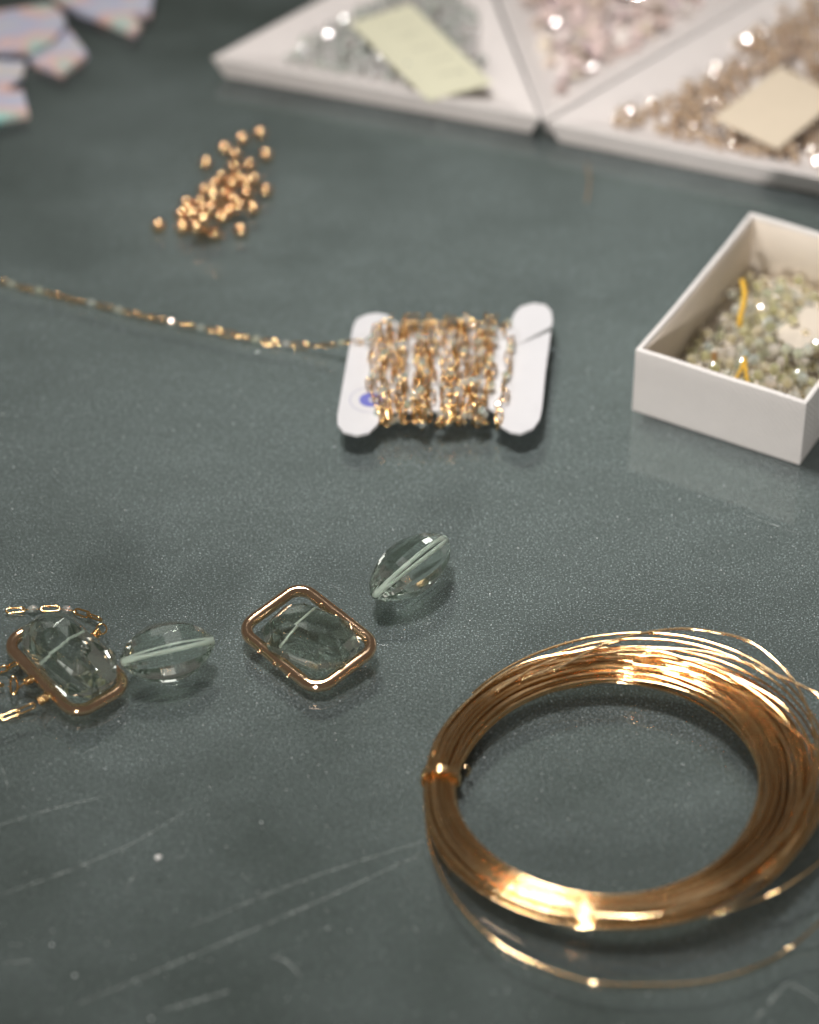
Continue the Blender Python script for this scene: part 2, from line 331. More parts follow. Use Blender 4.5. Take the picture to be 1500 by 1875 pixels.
def step_stone(lv, L, W, H, cut, mat, name, jit=0.0, seed=1):
    rr = random.Random(seed); pts = []
    for (z, sx, sy) in lv:
        a, b, c = L / 2 * sx, W / 2 * sy, cut * min(sx, sy)
        for (x, y) in ((a - c, b), (a, b - c), (a, -b + c), (a - c, -b), (-a + c, -b), (-a, -b + c), (-a, b - c), (-a + c, b)):
            pts.append((x + rr.uniform(-jit, jit), y + rr.uniform(-jit, jit), z * H / 2 + rr.uniform(-jit, jit) * .5))
    return hull(pts, mat, name)
def stone(name, me, M, label, drill):
    e = ob(name, None, None, M, label=label, cat='gemstone', group='blocky faceted green stones'); ob('faceted_stone', me, e)
    if drill:
        V, F = tube(drill, .021, False, 8); ob('drill_hole', mesh('drill_hole', V, F, M_drill, True), e)
    return e
# stone in the left frame: broad irregular facets, leaning on the frame's upper short side
s1 = step_stone([(-1, .42, .5), (-.35, .92, .92), (.1, 1, 1), (.5, .86, .80), (1, .42, .34)], 1.54, 0.96, 0.86, .25, M_gem, 'nugget_gem', .035, 5)
a, b = P(80, 1155, .72), P(172, 1240, .50)
stone('nugget_gem', s1, along((a + b) / 2, b - a, -0.12), 'chunky pale green nugget gem leaning out of the left gold frame', [(-.12, -.40, -.05), (-.10, .40, -.05)])
s2 = step_stone([(-1, .55, .52), (-.35, .94, .92), (.1, 1, 1), (.55, .86, .82), (1, .60, .52)], 1.40, 1.02, 0.72, .26, M_gem2, 'cushion_gem', .006, 9)
a, b = P(497, 1140, .36), P(642, 1198, .36)
stone('cushion_gem', s2, along((a + b) / 2, b - a, -.1), 'smoky green cushion-cut stone lying inside the middle gold frame', [(-.24, -.43, .02), (-.20, .43, .02)])

# ================================================================== GOLD FRAMES
def frame_path(c, u, v, hu, hv, r, n=8):
    """rounded rectangle centre line in the plane of u and v"""
    pts = []
    for (sx, sy, a0) in ((1, 1, 0), (-1, 1, 90), (-1, -1, 180), (1, -1, 270)):
        for k in range(n + 1):
            a = math.radians(a0 + 90 * k / n); pts.append(c + u * (sx * (hu - r) + r * math.cos(a)) + v * (sy * (hv - r) + r * math.sin(a)))
    out = []
    for i, p in enumerate(pts):
        q = pts[(i + 1) % len(pts)]; out.append(p)
        if (q - p).length > .3:
            for k in range(1, 6): out.append(p.lerp(q, k / 6))
    return out
def make_frame(corn, zs, tr, label):
    w = [P(x, y, z) for (x, y), z in zip(corn, zs)]           # top, right, bottom, left
    c = sum(w, Vector()) / 4; u = ((w[1] - w[0]) + (w[2] - w[3])) / 2; v = ((w[0] - w[3]) + (w[1] - w[2])) / 2
    hu, hv = u.length / 2, v.length / 2; u.normalize(); n = u.cross(v).normalized()
    v = (v - u * v.dot(u)).normalized()
    e = ob('gold_pendant', None, None, T((c.x, c.y, 0)), label=label, cat='pendant frame', group='rounded rectangular gold frames')
    off = Vector((c.x, c.y, 0)); pts = [p - off for p in frame_path(c, u, v, hu, hv, .26)]
    V, F = tube(pts, tr, True, 14); ob('frame_ring', mesh('frame_ring', V, F, M_rose, True), e)
    return e, c - off, u, v, hu, hv, off, n
TR = 0.092
f1 = make_frame([(97, 1123), (246, 1256), (128, 1308), (19, 1180)], [.30, .19, .14, .25], TR, 'gold rectangular frame wired to fine beaded chains, leftmost')
f2 = make_frame([(557, 1086), (701, 1183), (572, 1266), (432, 1138)], [.40, .30, .16, .26], TR, 'gold rectangular frame with drilled sides around the smoky stone')
# drilled holes with small raised rims along both long sides of the middle frame
e, c, u, v, hu, hv, off, nn = f2
V, F = tube([(0.032 * math.cos(a), 0.032 * math.sin(a), 0) for a in [k * math.pi / 5 for k in range(10)]], .012, True, 5); rim = mesh('hole_rim', V, F, M_rose, True)
for s in (-1, 1):
    for k in (-.36, 0.02, .40):
        d = (v * s * (-1 if s > 0 else 1) * 0.6 + nn * .5 + v * (-.35)).normalized() if s > 0 else (v * s + nn * .15).normalized()
        p = c + u * (k * hu) + v * (s * hv) + d * TR * .99
        Mx = d.to_track_quat('Z', 'Y').to_matrix().to_4x4(); Mx.translation = p; ob('hole_rim', rim, e, Mx)

# ------------------------------------------------------------------ chain pieces
def stadium(L, W, n=6):
    h = (L - W) / 2; r = W / 2; pts = []
    for k in range(n + 1): a = -math.pi / 2 + math.pi * k / n; pts.append((h + r * math.cos(a), r * math.sin(a), 0))
    for k in range(n + 1): a = math.pi / 2 + math.pi * k / n; pts.append((-h + r * math.cos(a), r * math.sin(a), 0))
    return pts
V, F = tube(stadium(.28, .095), .0175, True, 7); LINK = mesh('link', V, F, M_gold, True)
V, F = tube(stadium(.10, .09), .0145, True, 5); RING = mesh('ring', V, F, M_gold, True)
def smooth(m): m.polygons.foreach_set('use_smooth', [True] * len(m.polygons)); return m
def facet_bead(rx, ry, mat, m=8, n=5, name='bead'):
    V = []; F = []
    for i in range(1, n):
        a = math.pi * i / n
        for k in range(m): t = 2 * math.pi * (k + .5 * (i % 2)) / m; V.append((-rx * math.cos(a), ry * math.sin(a) * math.cos(t), ry * math.sin(a) * math.sin(t)))
    V += [(-rx, 0, 0), (rx, 0, 0)]
    for i in range(n - 2):
        for k in range(m):
            a, b, c, d = i * m + k, i * m + (k + 1) % m, (i + 1) * m + k, (i + 1) * m + (k + 1) % m
            F += ([(a, c, b), (b, c, d)] if i % 2 else [(a, d, b), (a, c, d)])
    s, t = len(V) - 2, len(V) - 1
    F += [(s, k, (k + 1) % m) for k in range(m)] + [(t, (n - 2) * m + (k + 1) % m, (n - 2) * m + k) for k in range(m)]
    return mesh(name, V, F, mat)
CBEAD = facet_bead(.080, .070, M_bchain, 9, 6)
pin_pts = [(-.15, 0, 0), (.15, 0, 0)]
V, F = tube([(-.165, .03, 0), (-.135, 0, 0), (.135, 0, 0), (.165, -.03, 0)], .012, False, 5); PIN = mesh('bead_pin', V, F, M_gold, True)
PITCHLEN = {'l': .245, 'b': .27, 'r': .075}
def piece(kind, p, d, roll, parent):
    M = along(p, d, roll)
    if kind == 'l': ob('link', LINK, parent, M)
    elif kind == 'r': ob('ring', RING, parent, M)
    else:
        o = ob('bead', CBEAD, parent, M); ob('bead_pin', PIN, o)
def lay(pts, seq, parent, start=0, jit=.015, rnd=R, skip=lambda p: False):
    """walk a polyline and lay chain pieces one after another"""
    pts = [Vector(p) for p in pts]; cum = [0]
    for i in range(1, len(pts)): cum.append(cum[-1] + (pts[i] - pts[i - 1]).length)
    def at(s):
        for i in range(1, len(pts)):
            if s <= cum[i]: return pts[i - 1].lerp(pts[i], (s - cum[i - 1]) / max(1e-9, cum[i] - cum[i - 1]))
        return pts[-1]
    s = 0; i = start
    while True:
        k = seq[i % len(seq)]; L = PITCHLEN[k]
        if s + L > cum[-1]: break
        a, b = at(s), at(s + L)
        m = (a + b) / 2 + Vector((rnd.uniform(-jit, jit), rnd.uniform(-jit, jit), abs(rnd.uniform(0, jit)) * .6))
        if not skip(m): piece(k, m, b - a, (math.pi / 2 if i % 2 else 0) + rnd.uniform(-.5, .5), parent)
        s += L; i += 1
    return i

# chains wired to the left frame (each strand a thing of its own)
def Z1(x, y, z=.06): return P(x * .3, 1050 + y * .3, z)
def strand(pts, seq, label, n=8, extra=None):
    p0 = pts[-1]; e = ob('fine_chain', None, None, T((p0.x, p0.y, 0)), label=label, cat='chain', group='fine beaded chains on the left frame'); o = Vector((p0.x, p0.y, 0))
    lay([p - o for p in spline(pts, n)], seq, e, 0, .004)
    return e, o
def coil_wrap(e, o, p, d, name='wire_wrap', turns=3.5, r=.05, L=.15):
    x = Vector(d).normalized(); y = x.orthogonal().normalized(); z = x.cross(y)
    pts = [p - o + x * (L * (k / 40 - .5)) + (y * math.cos(2 * math.pi * turns * k / 40) + z * math.sin(2 * math.pi * turns * k / 40)) * r for k in range(41)]
    V, F = tube(pts, .0165, False, 6); ob(name, mesh(name, V, F, M_gold, True), e)
e, o = strand([Z1(45, 228), Z1(200, 220), Z1(390, 214), Z1(470, 232), Z1(560, 262, .10), Z1(640, 292, .14), Z1(668, 312, .17)], 'lblbll', 'fine chain with two clear beads curving above the left frame')
V, F = tube([Z1(620 + 32 * math.cos(a), 340 + 32 * math.sin(a), .20) - o for a in [k * math.pi / 6 for k in range(12)]], .016, True, 6); ob('ring', mesh('ring', V, F, M_gold, True), e)
coil_wrap(e, o, Z1(586, 372, .26), Z1(560, 400, .26) - Z1(610, 345, .26))
e, o = strand([Z1(-160, 640), Z1(-20, 598), Z1(50, 575, .1), Z1(118, 535, .26)], 'bll', 'short bare chain reaching the left frame highest on its left side')
e, o = strand([Z1(-190, 700), Z1(-60, 690), Z1(45, 680, .12)], 'llb', 'chain with a pale bead joined by a round ring to the left frame')
V, F = tube([Z1(85 + 22 * math.cos(a), 685 + 55 * math.sin(a), .16) - o for a in [k * math.pi / 8 for k in range(16)]], .018, True, 6); ob('ring', mesh('ring', V, F, M_gold, True), e)
V, F = tube([Z1(85, 735, .12) - o, Z1(120, 690, .18) - o, Z1(150, 668, .2) - o, Z1(200, 645, .2) - o], .016, False, 6); ob('wire_stem', mesh('wire_stem', V, F, M_gold, True), e)
coil_wrap(e, o, Z1(175, 655, .2), Z1(200, 643, .2) - Z1(140, 672, .2))
e, o = strand([Z1(-190, 960), Z1(-40, 905), Z1(60, 868), Z1(150, 832, .08), Z1(228, 795, .14)], 'lbll', 'lowest chain on the left frame with an iridescent bead')
coil_wrap(e, o, Z1(268, 765, .18), Z1(310, 745, .18) - Z1(235, 790, .18), r=.062, L=.2)
SB = facet_bead(.10, .095, M_bbox, 10, 7)
for (x, y, z, lab) in ((210, 515, .12, 'small pearly bead inside the left frame beside the nugget'), (488, 392, .12, 'small yellowish bead under the upper side of the left frame'), (545, 655, .10, 'small yellow-green bead seen through the nugget')):
    ob('small_bead', SB, None, T(Z1(x, y, z)), label=lab, cat='bead')

# ================================================================== GOLD WIRE COIL
wr = .0205; rg = random.Random(3)
pi_, pf = P(1119, 1272, .04), P(1119, 1634, .34); C0 = Vector(((P(840, 1450, .2).x + P(1398, 1450, .2).x) / 2, (pi_.y + pf.y) / 2, 0))
Rin = ((P(1398, 1450, .2).x - P(840, 1450, .2).x) / 2 + (pi_.y - pf.y) / 2) / 2
TILT = .06; C0 = C0 + Vector((0, -.06, 0)); MC = T(C0 + Vector((0, 0, 2.72 * math.sin(TILT)))) @ Matrix.Rotation(-TILT, 4, 'Y'); MCI = MC.inverted()
coil = ob('gold_wire_coil', None, None, MC, label='coil of thin gold wire lying on the glass at lower right', cat='wire coil')
cells = []
for i in range(11):
    for j in range(7):
        x = i * .050 + (.025 if j % 2 else 0) + rg.uniform(-.012, .012); y = j * .045 + rg.uniform(-.010, .010)
        if ((x - .25) / .27) ** 2 + ((y - .135) / .165) ** 2 < 1.12: cells.append((x, y))
for (x, y) in cells:
    ph = [rg.uniform(0, 6.28) for _ in range(5)]; am = [rg.uniform(.3, 1) for _ in range(5)]; ec = rg.uniform(-.02, .02); tilt = rg.uniform(-.012, .012)
    cx_, cp = rg.uniform(0, .075) * (1 if rg.random() < .5 else .3), rg.uniform(0, 6.28); kf, kd = rg.uniform(0, 6.28), rg.choice((-1, 1)) * rg.uniform(0, .03)
    pts = []
    for k in range(96):
        f = 2 * math.pi * k / 96
        loose = 0.35 + 0.65 * (0.5 + 0.5 * math.cos(f)); tight = 1 - .22 * math.exp(-((math.pi - f) / .35) ** 2)
        xx = (x - .25) * tight * (1 + .36 * max(0, math.cos(f))) + .25 + .03 * max(0, math.cos(f))
        rr = Rin + wr + xx + loose * (.034 * am[0] * math.sin(2 * f + ph[0]) + .022 * am[1] * math.sin(3 * f + ph[1]) + .006 * am[2] * math.sin(7 * f + ph[2]))
        rr += loose * cx_ * math.sin(f + cp) + kd * math.exp(-(((f - kf + math.pi) % (2 * math.pi) - math.pi) / .10) ** 2)
        zz = wr + .012 + y * (1 - .15 * math.exp(-((math.pi - f) / .35) ** 2)) + .02 + loose * (.024 * am[3] * math.sin(2 * f + ph[3]) + .014 * am[4] * math.sin(4 * f + ph[4])) + tilt * math.cos(f)
        pts.append((rr * math.cos(f), rr * math.sin(f), max(zz, wr + .001)))
    V, F = tube(pts, wr, True, 6); ob('wire_loop', mesh('wire_loop', V, F, M_wire, True), coil)
def lifted(px, py, z):
    # the bundle is raised on its right side, and the stray turns with it
    if z <= .1: return P(px, py, z)
    for _ in range(3): p = P(px, py, z + math.sin(TILT) * max(0, P(px, py, z).x - C0.x + 2.72))
    return p
def Zc(x, y, z): return lifted(740 + x * 760 / 1500, 1120 + y * 760 / 1500, z)
def Zd(x, y, z): return lifted(740 + x * 760 / 1500, 1450 + y * 760 / 1500, z)
loose = [
    [Zc(540, 215, .50), Zc(660, 148, .56), Zc(780, 97, .62), Zc(960, 64, .66), Zc(1100, 70, .66), Zc(1250, 110, .62), Zc(1380, 215, .56), Zc(1450, 330, .50), Zc(1490, 480, .42), Zc(1490, 620, .36), Zc(1440, 780, .30), Zd(1330, 280, .2)],
    [Zc(100, 520, .28), Zc(170, 390, .34), Zc(300, 265, .40), Zc(450, 180, .46), Zc(640, 142, .54), Zc(780, 107, .60)],
    [Zc(330, 290, .36), Zc(500, 190, .44), Zc(700, 134, .50), Zc(1000, 135, .54), Zc(1200, 175, .54), Zc(1420, 260, .50), Zc(1520, 325, .46), Zc(1640, 480, .36), Zc(1650, 700, .3), Zd(1560, 200, .2), Zd(1350, 360, .14), Zd(1100, 450, .10)],
    [Zc(420, 250, .38), Zc(650, 165, .46), Zc(860, 140, .50), Zc(1000, 165, .50), Zc(1200, 240, .46), Zc(1360, 330, .42), Zc(1440, 430, .38), Zc(1480, 560, .32), Zc(1470, 700, .28), Zd(1400, 150, .2), Zd(1250, 330, .14), Zd(1050, 440, .08)],
    [Zc(820, 190, .38), Zc(1050, 225, .40), Zc(1220, 290, .44), Zc(1340, 372, .47), Zc(1478, 488, .50), Zc(1486, 545, .51), Zc(1465, 640, .52), Zc(1410, 750, .52), Zd(1380, 150, .52), Zd(1200, 312, .50), Zd(1000, 412, .46), Zd(870, 450, .42), Zd(600, 440, .34)],
    [Zc(80, 560, .20), Zd(82, 120, .10), Zd(120, 270, .06), Zd(210, 420, .05), Zd(350, 555, .05), Zd(520, 640, .05), Zd(700, 690, .05), Zd(900, 697, .05), Zd(1080, 685, .05), Zd(1250, 640, .05), Zd(1400, 560, .08), Zd(1560, 400, .14), Zd(1620, 200, .2), Zc(1660, 600, .26)],
    [Zc(700, 156, .44), Zc(900, 160, .46), Zc(1100, 200, .46), Zc(1280, 300, .42), Zc(1400, 420, .36), Zc(1440, 560, .3), Zc(1420, 700, .24)],
]
for k in range(6):
    lp = []; r0 = Rin + .50 + .07 * k; ph = rg.uniform(-.5, .5); ex = .10 + .05 * k
    for q_ in range(28):
        f = -.9 + (2.5 + .12 * k) * q_ / 27 + ph * .3; g_ = math.sin(math.pi * q_ / 27)
        lp.append(MC @ Vector(((r0 - .22 * (1 - g_) + ex * g_ * .5) * math.cos(f), (r0 - .22 * (1 - g_) + ex * .3 * g_) * math.sin(f), .18 + .16 * g_ + .03 * math.sin(3 * f + k))))
    loose.append(lp)
for pp in loose:
    V, F = tube([MCI @ p for p in spline(pp, 14)], wr, False, 8); ob('loose_wire', mesh('loose_wire', V, F, M_wire, True), coil)
# binding wire on the left of the bundle
pts = []; fc = math.radians(174)
for k in range(73):
    a = 2 * math.pi * 3.1 * k / 72; f = fc + (k / 72 - .5) * .055; x = .25 + .265 * math.cos(a); y = .185 + .20 * math.sin(a)
    rr = Rin + wr + x; pts.append((rr * math.cos(f), rr * math.sin(f), max(y, wr)))
V, F = tube(pts, .021, False, 6); ob('binding_wire', mesh('binding_wire', V, F, M_wire, True), coil)
q = MCI @ P(857, 1413, .18); V, F = tube([q + Vector((-.03, 0, -.10)), q + Vector((.0, .03, -.06)), q + Vector((.03, .0, .0)), q + Vector((.01, .02, .07)), q + Vector((-.04, 0, .10))], .018, False, 6)
ob('binding_end', mesh('binding_end', V, F, M_wire, True), coil)

# ================================================================== GOLD BALL BEADS
def uvs(r, m=20, n=12, name='ball', mat=None):
    V = []; F = []
    for i in range(1, n):
        a = math.pi * i / n
        for k in range(m): t = 2 * math.pi * k / m; V.append((r * math.sin(a) * math.cos(t), r * math.sin(a) * math.sin(t), r * math.cos(a)))
    V += [(0, 0, r), (0, 0, -r)]
    for i in range(n - 2):
        for k in range(m): F.append((i * m + k, (i + 1) * m + k, (i + 1) * m + (k + 1) % m, i * m + (k + 1) % m))
    s, t = len(V) - 2, len(V) - 1
    F += [(s, k, (k + 1) % m) for k in range(m)] + [(t, (n - 2) * m + (k + 1) % m, (n - 2) * m + k) for k in range(m)]
    return mesh(name, V, F, mat, True)
BR = .126; BALL = uvs(BR, 24, 14, 'gold_ball_bead', M_ball)
BP = [(237, 1000), (440, 1020), (600, 1035), (718, 1068), (940, 1040), (1050, 850), (1160, 700), (1160, 395), (1105, 210), (955, 255), (800, 335), (643, 465), (890, 350), (880, 440), (1020, 485), (820, 545), (930, 545),
      (1060, 610), (995, 735), (880, 790), (845, 875), (780, 930), (800, 740), (720, 655), (625, 690), (590, 745), (660, 800), (610, 835), (745, 850), (475, 810), (490, 880), (430, 915), (555, 945), (620, 935), (865, 625), (775, 625), (1000, 610), (930, 830), (690, 900), (700, 740), (530, 890), (720, 980)]
UL = {0: 'lone gold ball bead, leftmost of the scattered pile', 8: 'gold ball bead at the far top of the pile', 7: 'gold ball bead apart on the upper right edge of the pile', 6: 'gold ball bead apart on the right edge of the pile', 11: 'lone gold ball bead apart on the upper left of the pile',
      4: 'gold ball bead lowest on the right side of the pile', 3: 'gold ball bead at the bottom middle of the pile, nearest the camera', 5: 'gold ball bead apart at lower right of the pile'}
pile = Pile(0.0)
for i, (x, y) in enumerate(BP):
    px, py = 240 + x * .2133, 200 + y * .2133; q = P(px, py, BR); z = pile.peek(q.x, q.y, BR); q = P(px, py, z); z = pile.drop(q.x, q.y, BR)
    ob('gold_ball_bead', BALL, None, T((q.x, q.y, z)), label=UL.get(i, 'polished gold ball bead crowded among others in the pile'), cat='bead', group='scattered gold ball beads')

# ================================================================== CARD WOUND WITH CHAIN
CZ = .36; CT = .05
OUT = [(647, 597), (654, 584), (670, 576), (689, 573), (708, 576), (721, 583), (731, 600), (742, 606), (924, 602), (934, 592), (937, 586), (942, 573), (954, 561), (977, 555), (999, 558), (1009, 569), (1012, 584), (1010.5, 597), (938, 636), (1009, 606),
       (999, 680), (993, 744), (989, 766), (977, 783), (954, 793), (935, 790), (918, 780), (911, 766), (906, 752), (896, 748), (708, 754), (698, 762), (691, 777), (676, 791), (654, 796), (629, 790), (618, 776), (618, 760), (633, 674), (644, 613)]
w = [P(x, y, CZ) for x, y in OUT]; c0 = sum(w, Vector()) / len(w); c0.z = 0
poly = ccw([(p.x - c0.x, p.y - c0.y) for p in w])
import bmesh
def prism_tri(poly, z0, z1, mat, name):
    bm = bmesh.new(); vs_ = [bm.verts.new((p[0], p[1], z0)) for p in poly]; f = bm.faces.new(vs_)
    r = bmesh.ops.extrude_face_region(bm, geom=[f]); up = [g for g in r['geom'] if isinstance(g, bmesh.types.BMVert)]
    for v_ in up: v_.co.z = z1
    bmesh.ops.triangulate(bm, faces=bm.faces[:], ngon_method='EAR_CLIP'); bmesh.ops.recalc_face_normals(bm, faces=bm.faces)
    m = bpy.data.meshes.new(name); bm.to_mesh(m); bm.free(); m.materials.append(mat); return m
card = ob('winding_card', None, None, T(c0), label='white bobbin card with rounded ends and a slit, wound with chain', cat='card')
ob('card_body', prism_tri(poly, CZ - CT, CZ, M_card, 'card_body'), card)
def disc(c, r0, r1, a0=0, a1=6.2832, n=32, dx=0):
    V = []; F = []
    for k in range(n + 1):
        a = a0 + (a1 - a0) * k / n; V += [(c.x + r0 * math.cos(a) + dx, c.y + r0 * math.sin(a), c.z), (c.x + r1 * math.cos(a), c.y + r1 * math.sin(a), c.z)]
        if k: F.append((2 * k - 2, 2 * k - 1, 2 * k + 1, 2 * k))
    return V, F
lc = P(679, 732, CZ + .003) - c0
V, F = disc(lc, .325, .345); ob('printed_ring', mesh('printed_ring', V, F, M_lil), card)
V, F = disc(lc + Vector((.0, 0, .001)), 0.08, .185, dx=.05); ob('printed_emblem', mesh('printed_emblem', V, F, M_blue), card)
chain = ob('beaded_chain', None, None, T(c0), label='gold chain with iridescent beads wound on the white card and trailing left', cat='chain')
rw = random.Random(21); cnt = 0
def wrap(xt, xb, dz, ph, bow=0.0, around=True):
    top = P(xt, 596, CZ) - c0; bot = P(xb, 757 + rw.uniform(-4, 10), CZ) - c0; m = top.lerp(bot, .5)
    pts = []
    if around: pts += [top + Vector((0, -.12, -.16)), top + Vector((0, .03, -.06))]
    pts += [top + Vector((0, .03, .05 + dz)), top.lerp(bot, .2) + Vector((bow * .6, 0, .07 + dz)), m + Vector((bow, 0, .075 + dz)), top.lerp(bot, .8) + Vector((bow * .6, 0, .07 + dz)), bot + Vector((0, -.04, .04 + dz)), bot + Vector((.01, -.10, -.04)), bot + Vector((.01, -.05, -.18)), bot + Vector((.01, .12, -.22))]
    lay(spline(pts, 5), 'lbll' if rw.random() < .6 else 'lbl', chain, ph, .06, rw)
for k in range(14):
    t = k / 13; bw = -.13 * (1 - t) ** 2 + .08 * t * t
    wrap(706 + 222 * t + rw.uniform(-9, 9), 688 + 216 * t + rw.uniform(-9, 9), 0, rw.randrange(4), bw)
for k in range(12):
    t = (k + .5) / 12
    wrap(715 + 210 * t + rw.uniform(-16, 16), 704 + 196 * t + rw.uniform(-20, 20), .085 + .05 * rw.random(), rw.randrange(4), rw.uniform(-.12, .12), False)
# the free end trailing off to the left over the glass
tail = [(742, 612, .46), (700, 622, .46), (668, 626, .43), (640, 628, .36), (600, 632, .20), (545, 632, .09), (480, 624, .08), (400, 607, .08), (330, 594, .08), (270, 580, .08), (190, 562, .08), (120, 545, .08), (60, 530, .08), (0, 516, .08), (-60, 500, .08), (-110, 486, .08)]
lay(spline([P(x, y, z) - c0 for x, y, z in tail], 6), 'llblbl', chain, 0, .012, rw)

# ================================================================== WHITE BOX OF BEADS
bl, bb, bf = P(1163, 640, 1.25), P(1381, 390, 1.25), P(1477, 740, 1.25)
lb = P(1163, 752, 0)
# height so that the rim corner stands above the base corner
lo, hi = .3, 3.0
for _ in range(40):
    h = (lo + hi) / 2
    if P(1163, 640, h).y > lb.y: lo = h
    else: hi = h
BH = h; bl, bb, bf = P(1163, 640, BH), P(1381, 390, BH), P(1477, 740, BH)
du = bf - bl; dv = bb - bl; LU, LV = du.length, dv.length; du.normalize(); dv = (dv - du * dv.dot(du)); dv.normalize()
Mb = Matrix((du, dv, Vector((0, 0, 1)))).transposed().to_4x4(); Mb.translation = Vector((bl.x, bl.y, 0))
print('BOX', BH, LU, LV, 'COIL', C0, Rin)
box = ob('white_box', None, None, Mb, label='open white paper box half full of pale green beads', cat='box')
WT = .09
def rbox(x0, x1, y0, y1, z0, z1, bev, mat, name, segs=3, bow=0.0):
    bm = bmesh.new(); bmesh.ops.create_cube(bm, size=1)
    for v_ in bm.verts: v_.co = Vector(((x0 + x1) / 2 + v_.co.x * (x1 - x0), (y0 + y1) / 2 + v_.co.y * (y1 - y0), (z0 + z1) / 2 + v_.co.z * (z1 - z0)))
    bmesh.ops.bevel(bm, geom=bm.edges[:], offset=bev, segments=segs, affect='EDGES', profile=.5)
    if bow:
        ax = 0 if (x1 - x0) > (y1 - y0) else 1; L0, L1 = ((x0, x1), (y0, y1))[ax]; nv = Vector((1, 0, 0)) if ax == 0 else Vector((0, 1, 0))
        for k in range(1, 12): bmesh.ops.bisect_plane(bm, geom=bm.verts[:] + bm.edges[:] + bm.faces[:], plane_co=nv * (L0 + (L1 - L0) * k / 12), plane_no=nv)
        for k in range(1, 4): bmesh.ops.bisect_plane(bm, geom=bm.verts[:] + bm.edges[:] + bm.faces[:], plane_co=Vector((0, 0, z0 + (z1 - z0) * k / 4)), plane_no=Vector((0, 0, 1)))
        for v_ in bm.verts:
            t_ = (v_.co[ax] - L0) / (L1 - L0); h_ = (v_.co.z - z0) / (z1 - z0)
            v_.co[1 - ax] += bow * math.sin(math.pi * t_) * h_ * (1 + .3 * math.sin(9 * t_)); v_.co.z += .006 * math.sin(7 * t_ + bow * 60) * h_
    m = bpy.data.meshes.new(name); bm.to_mesh(m); bm.free(); m.materials.append(mat); m.polygons.foreach_set('use_smooth', [True] * len(m.polygons))
    return m
ob('base', rbox(.02, LU - .02, .02, LV - .02, 0.005, .08, .01, M_boxin, 'base'), box)
ob('wall', rbox(0, LU, 0, WT, 0, BH, .028, M_box, 'wall', 3, .022), box); ob('wall', rbox(0, LU, LV - WT, LV, 0, BH, .028, M_box, 'wall', 3, .02), box)
ob('wall', rbox(.001, WT, WT * .6, LV - WT * .6, .001, BH - .001, .028, M_box, 'wall', 3, .025), box); ob('wall', rbox(LU - WT, LU - .001, WT * .6, LV - WT * .6, .001, BH - .001, .028, M_box, 'wall'), box)
# inner lining sheets
for (x0, x1, y0, y1) in ((WT + .003, LU - WT - .003, WT + .026, WT + .036), (WT + .003, LU - WT - .003, LV - WT - .012, LV - WT - .001), (WT + .029, WT + .039, WT + .037, LV - WT - .013), (LU - WT - .012, LU - WT - .001, WT + .013, LV - WT - .013)):
    ob('lining', rbox(x0, x1, y0, y1, .085, BH - .06, .002, M_boxin, 'lining', 1), box)
DB = facet_bead(.095, .105, M_bbox, 10, 7, 'pale_bead'); DB2 = facet_bead(.08, .115, M_bbox, 9, 6, 'pale_bead')
pb = Pile(.08); rb = random.Random(11); n = 0; tries = 0
def boxw(x, y, z): return Mb @ Vector((x, y, z))
while n < 290 and tries < 6000:
    tries += 1
    x, y = rb.uniform(.26, LU - .24), rb.uniform(.24, LV - .30)
    if y < .9 and rb.random() < .15: continue
    lim = .26 + .42 * min(1, (x - .2) / 1.1) * min(1, (LV - y) / 1.0)
    best = min(((pb.peek(x + dx, y + dy, .115), dx, dy) for dx, dy in [(0, 0)] + [(rb.uniform(-.15, .15), rb.uniform(-.15, .15)) for _ in range(5)]))
    x2, y2 = min(max(x + best[1], .24), LU - .22), min(max(y + best[2], .22), LV - .24)
    if pb.peek(x2, y2, .115) > lim: continue
    z = pb.drop(x2, y2, .115); n += 1
    M = T(boxw(x2, y2, z)) @ Matrix.Rotation(rb.uniform(0, 6.28), 4, 'Z') @ Matrix.Rotation(rb.uniform(-.9, .9), 4, 'Y')
    ob('pale_bead', DB if rb.random() < .65 else DB2, None, M, label='pale green faceted bead heaped in the white box', cat='bead', group='beads in the white box')
def flat_label(name, corners, th, mat, label, cat):
    w = [Vector(q) for q in corners]; c = sum(w, Vector()) / 4; V = [p - c for p in w]; nn = (w[1] - w[0]).cross(w[3] - w[0]).normalized()
    if nn.z < 0: nn = -nn
    V2 = [p - nn * th for p in V]; F = [(0, 1, 2, 3), (7, 6, 5, 4)] + [(i, i + 4, (i + 1) % 4 + 4, (i + 1) % 4) for i in range(4)]
    m = mesh(name, V + V2, F, mat); bm = bmesh.new(); bm.from_mesh(m); bmesh.ops.recalc_face_normals(bm, faces=bm.faces); bm.to_mesh(m); bm.free()
    return ob(name, m, None, T(c), label=label, cat=cat), nn, c
flat_label('cream_label', [P(1415, 612, .70), P(1478, 560, .74), P(1590, 590, .74), P(1480, 652, .68)], .02, M_cream, 'cream paper label half buried among the box beads', 'label')
